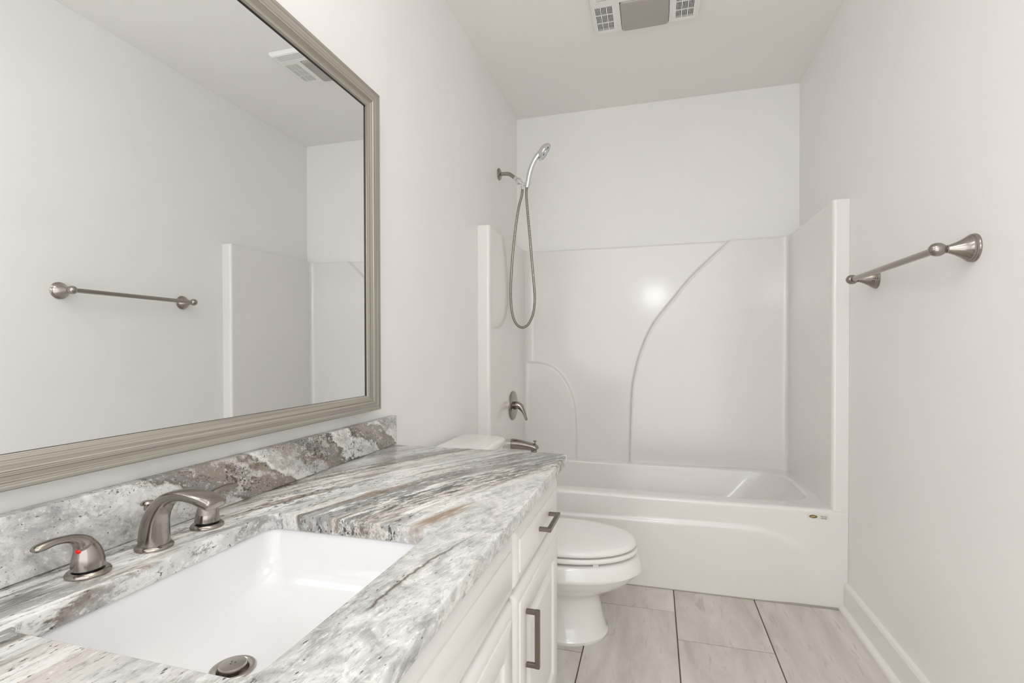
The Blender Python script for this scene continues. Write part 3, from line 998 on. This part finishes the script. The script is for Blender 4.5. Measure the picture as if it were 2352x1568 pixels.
def faucet_handle(yc, sgn, label, red):
    h = thing('water_tap', (FXC, yc, ZC), label, 'tap', 'taps beside the faucet spout')
    G().lathe(flange, (FXC, yc, ZC), (0, 0, 1), 48).obj('base_flange', NICKEL, h, True, 35)
    rows = sspline([(0, .7290, .0215, .0218), (.0004, .738, .0205, .0208), (.0016, .7495, .0180, .0182), (.0048, .7595, .0145, .0142), (.0105, .7675, .0112, .0100), (.0185, .7728, .0092, .0070), (.0290, .7758, .0085, .0052), (.0410, .7768, .0086, .0050), (.0520, .7755, .0090, .0055), (.0590, .7745, .0082, .0048), (.0620, .7745, .0050, .0028)], 6)
    rows = [(y, z + .0012 * max(0, 1 - y / .01), a * (.86 if y < .006 else .92), b * (.86 if y < .006 else .92)) for y, z, a, b in rows]
    pts = [(FXC, yc + sgn * y, z) for y, z, a, b in rows]
    g = G().tube(pts, [(a, b) for y, z, a, b in rows], 32, (0, -sgn, 0))
    lvr = g.obj('lever', NICKEL, h, True, 60)
    G().lathe([(0, 0), (.0165, 0), (.0165, .0032), (0, .0032)], (FXC, yc, ZC + .0066), (0, 0, 1), 40).obj('gap_shade_ring', BLACK, h, True, 35)  # black ring painting the shaded gap between dome and flange
    if red:
        G().lathe([(0, -.002), (.0034, -.002), (.0034, .0006), (.002, .0016), (0, .0018)], (FXC + .0042, yc - .0145, .7560), (.375, -.90, .22), 24).obj('hot_indicator', RED, h, True, 35)
    return h


faucet_handle(.486, -1, 'brushed nickel lever tap with the red dot, nearest the camera', True)
faucet_handle(.6695, 1, 'brushed nickel lever tap without a dot, beyond the arched spout', False)

# ------------------------------------------------------------------ mirror
mi = thing('wall_mirror', (0, .64, 1.30), 'large rectangular mirror in a brushed silver frame above the vanity', 'mirror')
MY0, MY1, MZ0, MZ1 = -.06, 1.304, .8425, 1.746
MPX = .0210
FW = {'side': 1.0, 'bottom': .72, 'top': .90}      # rail widths relative to the profile
# profile: (distance in from the outer edge, height off the wall)
prof = [(0, .001), (0, .0320), (.0015, .0338), (.004, .0343), (.012, .0346), (.034, .0340), (.0365, .0334), (.0375, .0318), (.0390, .0322), (.0580, .0262), (.0605, .0250), (.0610, .0238)]


def rail(a, b, inward, ws, wa, wb, seed):
    """one mitred frame rail from outer corner a to b ((y,z) pairs); ws own width, wa/wb the neighbours'"""
    a = np.array(a, float); b = np.array(b, float)
    Ln = np.linalg.norm(b - a)
    d = (b - a) / Ln
    inw = np.array(inward, float)
    V, F, UV = [], [], []
    n = len(prof)
    acc = [0]
    for k in range(1, n):
        acc.append(acc[-1] + math.hypot(prof[k][0] - prof[k - 1][0], prof[k][1] - prof[k - 1][1]))
    for (o, h), v in zip(prof, acc):
        pa = a + inw * o * ws + d * o * wa
        pb = b + inw * o * ws - d * o * wb
        V += [(h, *pa), (h, *pb)]
        UV += [(o * wa, v), (Ln - o * wb, v)]
    for k in range(n - 1):
        F.append((2 * k, 2 * k + 1, 2 * k + 3, 2 * k + 2))
    o = mesh_obj('frame_rail', V, F, FRAME, mi, False)
    uv = o.data.uv_layers.new(name='UVMap')
    for p in o.data.polygons:
        for li in p.loop_indices:
            vi = o.data.loops[li].vertex_index
            uv.data[li].uv = (UV[vi][0] + seed * 3.7, UV[vi][1] + seed * .31)
    return o


fs_, fb_, ft_ = FW['side'], FW['bottom'], FW['top']
rail((MY0, MZ0), (MY1, MZ0), (0, 1), fb_, fs_, fs_, 1)
rail((MY1, MZ0), (MY1, MZ1), (-1, 0), fs_, fb_, ft_, 2)
rail((MY1, MZ1), (MY0, MZ1), (0, -1), ft_, fs_, fs_, 3)
rail((MY0, MZ1), (MY0, MZ0), (1, 0), fs_, ft_, fb_, 4)
G().box(.004, MPX, MY0 + .05, MY1 - .05, MZ0 + .036, MZ1 - .045).obj('mirror_glass', GLASSMIRROR, mi, False)
# black strips painting the shade in the gap between frame and glass
g = G()
w_ = .0612; t_ = .003
ya, yb, za, zb_ = MY0 + w_ * fs_, MY1 - w_ * fs_, MZ0 + w_ * fb_, MZ1 - w_ * ft_
for y0_, y1_, z0_, z1_ in ((ya - t_, yb + t_, za - t_, za), (ya - t_, yb + t_, zb_, zb_ + t_), (ya - t_, ya, za, zb_), (yb, yb + t_, za, zb_)):
    g.box(MPX + .0001, .0240, y0_, y1_, z0_, z1_)
g.obj('gap_shade_strips', BLACK, mi, False)

# ------------------------------------------------------------------ towel bar on the right wall
tb = thing('towel_bar', (RW, 1.713, 1.25), 'brushed nickel towel bar with two flared posts on the right wall', 'towel bar')
BX, BZ = 1.4475, 1.2515
for yy_ in (1.442, 1.984):
    pr = [(0, 0), (.0335, 0), (.0335, .003), (.0322, .0045), (.0322, .0075), (.0300, .0090), (.0300, .0120), (.0278, .0140), (.0200, .0270), (.0140, .0390), (.0100, .0490), (.0085, .0520), (.0095, .0525), (.0095, .0545), (.0080, .0552), (.0085, .0560), (.0125, .0600), (.0155, .0660), (.0163, .0725), (.0155, .0790), (.0125, .0850), (.0070, .0895), (0, .0910)]
    G().lathe(pr, (RW, yy_, BZ), (-1, 0, 0), 48).obj('post', NICKEL, tb, True, 35)
G().tube([(BX, 1.442, BZ), (BX, 1.984, BZ)], .0088, 32).obj('bar', NICKEL, tb, True, 40)

# ------------------------------------------------------------------ ceiling exhaust fan with light lens
vx0, vx1, vy0, vy1 = .545, .971, 1.955, 2.212
ve = thing('exhaust_fan', ((vx0 + vx1) / 2, (vy0 + vy1) / 2, RH), 'white slotted ceiling exhaust fan grille with a grey light lens', 'vent')
LX0, LX1, LY0, LY1 = .664, .850, 2.030, 2.213
holes = []
for gx0 in (.566, .5895, .613):
    for k in range(4):
        for r in range(3):
            holes.append((gx0 + k * .0052, gx0 + k * .0052 + .0028, 2.040 + r * .0505, 2.040 + r * .0505 + .0475))
for gx0 in (.879, .9025, .926):
    for k in range(4):
        for r in range(3):
            holes.append((gx0 + k * .0052, gx0 + k * .0052 + .0028, 2.040 + r * .0505, 2.040 + r * .0505 + .0475))
for k in range(4):
    for a, b in ((.575, .665), (.668, .752), (.755, .848), (.851, .940)):
        holes.append((a, b, 1.969 + k * .0100, 1.969 + k * .0100 + .0040))


def perforated(x0, x1, y0, y1, z0, z1, holes):
    X = sorted({x0, x1} | {h for q in holes for h in q[:2]})
    Y = sorted({y0, y1} | {h for q in holes for h in q[2:]})
    V, F, idx = [], [], {}

    def vid(i, j, z):
        k = (i, j, z)
        if k not in idx:
            idx[k] = len(V); V.append((X[i], Y[j], z))
        return idx[k]
    nx_, ny_ = len(X) - 1, len(Y) - 1
    S = np.ones((nx_ + 2, ny_ + 2), bool); S[0] = S[-1] = False; S[:, 0] = S[:, -1] = False
    for i in range(nx_):
        for j in range(ny_):
            cx_, cy_ = (X[i] + X[i + 1]) / 2, (Y[j] + Y[j + 1]) / 2
            if any(h[0] < cx_ < h[1] and h[2] < cy_ < h[3] for h in holes):
                S[i + 1, j + 1] = False
    for i in range(nx_):
        for j in range(ny_):
            if not S[i + 1, j + 1]:
                continue
            for z in (z0, z1):
                F.append((vid(i, j, z), vid(i + 1, j, z), vid(i + 1, j + 1, z), vid(i, j + 1, z)))
            for di, dj, a, b in ((-1, 0, (i, j), (i, j + 1)), (1, 0, (i + 1, j), (i + 1, j + 1)), (0, -1, (i, j), (i + 1, j)), (0, 1, (i, j + 1), (i + 1, j + 1))):
                if not S[i + 1 + di, j + 1 + dj]:
                    F.append((vid(*a, z0), vid(*b, z0), vid(*b, z1), vid(*a, z1)))
    return V, F


VZ0 = RH - .021
lens_hole = [(LX0 - .002, LX1 + .002, LY0 - .002, LY1 - .004)]
V, F = perforated(vx0 + .014, vx1 - .014, vy0 + .012, vy1 - .010, VZ0, VZ0 + .003, holes + lens_hole)
g = G().add(V, F)
fr = [rrect(vx0 + .0145, vx1 - .0145, vy0 + .0125, vy1 - .0105, .006, VZ0 + .002, 4), rrect(vx0 + .0135, vx1 - .0135, vy0 + .0115, vy1 - .0095, .006, VZ0 - .0002, 4), rrect(vx0 + .006, vx1 - .006, vy0 + .005, vy1 - .004, .008, VZ0 + .003, 4), rrect(vx0, vx1, vy0, vy1, .010, VZ0 + .013, 4), rrect(vx0, vx1, vy0, vy1, .010, RH - .001, 4)]
g.loft(fr, False, False)
g.obj('grille', VENTM, ve, False)
g = G().loft([rrect(LX0, LX1, LY0, LY1 - .004, .010, VZ0 + .004, 6), rrect(LX0, LX1, LY0, LY1 - .004, .010, VZ0 - .002, 6), rrect(LX0 + .002, LX1 - .002, LY0 + .002, LY1 - .006, .010, VZ0 - .0045, 6), rrect(LX0 + .012, LX1 - .012, LY0 + .012, LY1 - .016, .010, VZ0 - .0058, 6), rrect(LX0 + .07, LX1 - .07, LY0 + .07, LY1 - .07, .01, VZ0 - .0065, 6)])
le = g.obj('light_lens', LENS, ve, True, 50)
le['label'] = 'unlit grey translucent light lens'
G().box(vx0 + .012, vx1 - .012, vy0 + .010, vy1 - .010, RH - .003, RH - .001).obj('shade_backing', DARK, ve, False)  # dark sheet on the ceiling, paints the shaded inside behind the slots

# ------------------------------------------------------------------ vanity lamp above the mirror (above the picture's edge)
vl = thing('vanity_lamp', (0, .60, 2.16), 'nickel vanity lamp with three frosted shades above the mirror', 'lamp')
G().box(.001, .025, .28, .92, 2.12, 2.18, .006, 3).obj('back_plate', NICKEL, vl, True, 40)
for yy_ in (.36, .60, .84):
    G().tube([(.02, yy_, 2.15), (.10, yy_, 2.145), (.150, yy_, 2.15)], .008, 16, (0, 1, 0)).obj('lamp_arm', NICKEL, vl)
    G().lathe([(0, 0), (.022, 0), (.035, .03), (.05, .085), (.055, .12), (.052, .12), (.047, .085), (.032, .03), (0, .01)], (.150, yy_, 2.15), (0, 0, 1), 32).obj('lamp_shade', SHADE, vl, True, 40)
    l = bpy.data.lights.new('bulb_light', 'POINT')
    l.energy = BULB_W; l.shadow_soft_size = .04; l.color = (1.0, .99, .975)
    lo = bpy.data.objects.new('bulb_light', l)
    COL.objects.link(lo)
    lo.location = (.150, yy_, 2.24)
